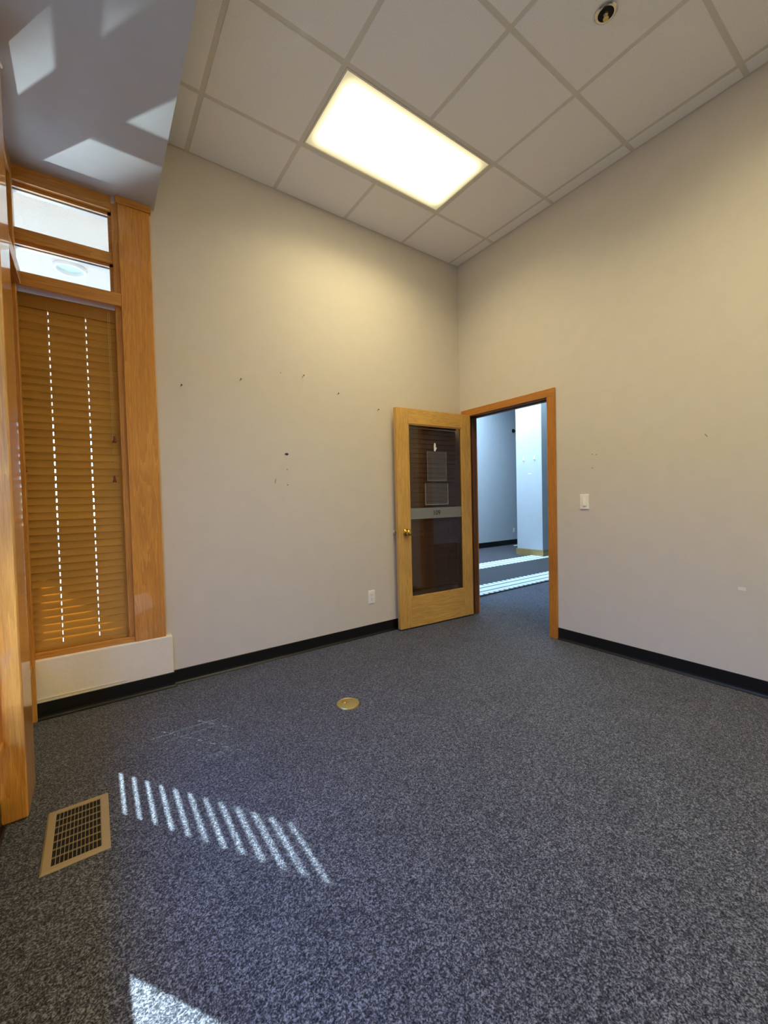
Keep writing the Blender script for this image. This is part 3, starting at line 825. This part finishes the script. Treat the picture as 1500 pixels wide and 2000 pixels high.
box('duct', -ix, ix, -iy, iy, 0.0004, 0.0010, M['cavity'], rg)
for k in range(11):
    x = -ix + (k + 1) * (2 * ix) / 12
    box('bar', x - 0.0008, x + 0.0008, -iy, iy, 0.0035, 0.0058, M['register'], rg)
for k in range(6):
    y = -iy + (k + 1) * (2 * iy) / 7
    box('cross_bar', -ix, ix, y - 0.0035, y + 0.0035, 0.0012, 0.0030, M['register_dark'], rg)

# bracket near the top of the thick post
br = empty('blind_bracket', (-3.404, -0.94, 2.91)); tag(br, 'cream bracket near the top of the thick oak post', 'bracket')
box('back_plate', 0.0, 0.003, -0.014, 0.014, -0.04, 0.03, M['white'], br, bevel=0.001)
prism('tongue', [(0.003, 0.03), (0.012, 0.0), (0.030, -0.036), (0.026, -0.040), (0.003, -0.03)], 0.012, M['white'], br, (0, 0.006, 0), (math.pi / 2, 0, 0))

# ------------------------------------------------------------------ hall beyond the doorway
hw = box('wall_hall', 0.12, 9.0, 3.6, 3.75, 0.0, 3.7, M['hall_wall']); tag(hw, 'blue-lit far wall of the hall', kind='structure')
he = box('wall_hall_end', 9.0, 9.12, YR, 3.75, 0.0, 3.7, M['hall_wall']); tag(he, 'end wall of the hall', kind='structure')
hs = box('wall_hall_side', 0.12, 9.0, YR - 0.12, YR, 0.0, 3.7, M['hall_wall']); tag(hs, 'side wall of the hall', kind='structure')
hf = wall_with_holes('wall_hall_entry', 0, 0.0, 0.12, 0.14, 3.75, 0.0, 3.7, [(0.45, 3.2, 0.05, 2.25)], M['hall_wall']); tag(hf, 'hall wall around the glazed entrance', kind='structure')
hc = wall_with_holes('ceiling_hall', 1, YR - 0.12, 3.75, 0.12, 9.12, 3.68, 3.8, [], M['hall_wall']); tag(hc, 'white ceiling of the hall', kind='structure')
en = empty('window_5', (0.06, 1.825, 0.0)); tag(en, 'glazed entrance of the hall', kind='structure')
for y in (-1.375, -0.46, 0.46, 1.335): box('mullion', -0.04, 0.04, y, y + 0.04, 0.05, 2.25, M['oak_z'], en)
box('glazing_bar', -0.04, 0.04, -1.375, 1.375, 1.95, 2.01, M['oak_y'], en)
box('pane', -0.004, 0.004, -1.375, 1.375, 0.05, 2.25, M['glass'], en)

colm = empty('column_hall', (4.50, 2.095, 0.0)); tag(colm, 'white square hall column with an oak base', kind='structure')
box('shaft', -0.40, 0.40, -0.30, 0.30, 0.0, 3.68, M['hall_wall'], colm, bevel=0.004)
for a in ((-0.418, -0.40, -0.318, 0.318), (0.40, 0.418, -0.318, 0.318), (-0.40, 0.40, -0.318, -0.30), (-0.40, 0.40, 0.30, 0.318)):
    box('base_board', a[0], a[1], a[2], a[3], 0.0, 0.13, M['hall_oak'], colm)
for yy, lb in ((2.206, 'white wall hook on the hall column, closer to the far wall'), (1.952, 'white wall hook on the hall column, nearer its corner')):
    e = empty('wall_hook', (4.10, yy, 1.97)); tag(e, lb, 'hook', 'white hooks on the hall column')
    box('plate', -0.006, 0.0, -0.018, 0.018, -0.045, 0.045, M['paper'], e, bevel=0.002)
    tube('hook', [(-0.004, 0, -0.01), (-0.03, 0, -0.035), (-0.045, 0, -0.03), (-0.05, 0, -0.012)], 0.006, M['paper'], e, 8)
ts = box('tape_strip', 4.0985, 4.10, 2.03, 2.12, 1.655, 1.675, M['paper']); tag(ts, 'small white strip stuck on the hall column below the hooks', 'tape')
ch = empty('coat_hook', (5.60, 3.6, 2.87)); tag(ch, 'dark metal fitting high on the far hall wall beside the column', 'fitting')
lathe('rose', [(0, 0), (0.05, 0), (0.045, 0.02), (0, 0.022)], M['nail'], ch, (0, 0, 0), (math.pi / 2, 0, 0), n=20)
tube('arm', [(0, -0.02, 0), (0.01, -0.06, -0.01), (0.05, -0.09, -0.03), (0.09, -0.09, -0.01)], 0.014, M['nail'], ch, 8)
pp = prism('paper_scrap', [(-0.16, -0.06), (0.14, -0.08), (0.18, 0.03), (-0.05, 0.06)], 0.002, M['paper'], None, (5.40, 3.40, 0.0)); tag(pp, 'small pale paper lying on the hall carpet by the far wall', 'paper')

# runner rug with toothed cream borders
rx0, rx1, ry0, ry1 = 0.35, 8.2, 0.345, 2.055
rug = empty('runner_rug', ((rx0 + rx1) / 2, (ry0 + ry1) / 2, 0.0)); tag(rug, 'long grey runner rug with toothed cream borders in the hall', 'rug')
rc = rug.location
box('field', rx0 - rc.x, rx1 - rc.x, ry0 - rc.y, ry1 - rc.y, 0.0, 0.010, M['rug_dark'], rug)
for side in (-1, 1):
    def yy(v): return (ry0 + v - rc.y) if side < 0 else (ry1 - v - rc.y)
    for a, b in ((0.06, 0.125), (0.150, 0.275), (0.300, 0.365)):
        box('border_stripe', rx0 - rc.x + 0.02, rx1 - rc.x - 0.02, yy(a), yy(b), 0.0102, 0.0125, M['rug_light'], rug)
    for nm, vb, vt in (('border_teeth', 0.06, 0.018), ('border_teeth', 0.365, 0.425)):
        bm = bmesh.new(); x = rx0 + 0.02
        while x < rx1 - 0.10:
            P = [(x, vb), (x + 0.078, vb), (x + 0.074, vb + (vt - vb) * 0.7), (x + 0.058, vt), (x + 0.020, vt), (x + 0.004, vb + (vt - vb) * 0.7)]
            a = [bm.verts.new((px - rc.x, yy(pv), 0.0102)) for px, pv in P]; b = [bm.verts.new((px - rc.x, yy(pv), 0.0125)) for px, pv in P]
            bm.faces.new(a); bm.faces.new(b)
            for k in range(6): bm.faces.new((a[k], a[(k + 1) % 6], b[(k + 1) % 6], b[k]))
            x += 0.098
        o = link(nm, mesh_of(bm, nm), M['rug_light'], rug); o['kind'] = 'stuff'

# added area lamp that brightens the hall; the ceiling has no opening
sk = add_light('hall_fill_light', 'AREA', 215.0, (0.60, 0.82, 1.0), (2.9, 2.3, 3.66), (0, 0, -1))
sk.data.shape = 'RECTANGLE'; sk.data.size = 2.4; sk.data.size_y = 2.6

# ------------------------------------------------------------------ outdoors: forecourt and porch roof
gd = box('ground', -40, 0.0, -40, 40, -0.30, -0.16, M['asphalt']); tag(gd, 'dark asphalt car park outside the windows', kind='structure')
pt = box('bounce_patio', -6.2, 0.0, 0.16, 12.0, -0.16, -0.13, M['concrete']); tag(pt, 'unseen pale concrete slab added to bounce sun up to the porch roof', kind='structure')  # added out of view so sunlight bounces up to the porch ceiling
ico = bmesh.new(); bmesh.ops.create_icosphere(ico, subdivisions=2, radius=1.0)
iv = [v.co.copy() for v in ico.verts]; fi = [[v.index for v in f_.verts] for f_ in ico.faces]; ico.free()
hv, hf_ = [], []
for k in range(150):                         # evergreen crowns of leafy clumps, added unseen to block the low sky
    c = Vector((random.uniform(-14.8, -13.6), -28 + k * 0.27 + random.uniform(-0.1, 0.1), 0)); h = random.uniform(4.9, 6.2)
    for q in range(7):
        t = q / 6.0; rr = (0.85 - 0.55 * t) * random.uniform(0.85, 1.15); b0 = len(hv)
        cc = c + Vector((random.uniform(-0.2, 0.2), random.uniform(-0.2, 0.2), 0.3 + t * (h - 0.6)))
        hv += [cc + Vector((p.x, p.y, p.z * 0.9)) * (rr * random.uniform(0.72, 1.2)) for p in iv]
        hf_ += [[b0 + a for a in f_] for f_ in fi]
hm = bpy.data.meshes.new('sky_block_hedge'); hm.from_pydata([tuple(v) for v in hv], [], hf_)
hg = link('sky_block_hedge', hm, M['sky_block_hedge']); tag(hg, 'added unseen row of evergreens that blocks the low sky across the car park', 'sky_block_hedge', kind='stuff')
pz = 3.20
pr_o = boxes('porch_roof', [(-5.93, -0.02, 0.10, 9.0, pz, pz + 0.25), (-5.93, -3.72, -9.0, 0.10, pz, pz + 0.25)], M['stucco'])
tag(pr_o, 'white stucco porch roof seen through the top panes', kind='structure')
roof = box('roof', -3.72, 9.12, YR - 0.12, 0.10, 3.82, 3.95, M['stucco']); tag(roof, 'flat roof over the office', kind='structure')
wfill = box('wall_above', -3.72, -2.80, 0.0, 0.14, SOF, 3.9, M['stucco']); tag(wfill, 'wall above the slatted window', kind='structure')
can = empty('porch_light', (-3.238, 1.272, pz)); tag(can, 'round white recessed light in the porch ceiling seen through the top pane', 'porch light')
lathe('trim_ring', [(0.115, 0.0), (0.115, -0.012), (0.106, -0.026), (0.096, -0.026), (0.088, -0.006), (0.086, 0.0)], M['white'], can, n=40)
lathe('lens', [(0.0875, -0.002), (0.05, -0.004), (0, -0.005)], M['lens_green'], can, n=40)

portal('portal_window_3', (-3.60, -1.7, 1.7), (1, 0, 0), 2.7, 1.45)
portal('portal_entry', (-0.02, 1.825, 1.15), (1, 0, 0), 2.2, 2.75)
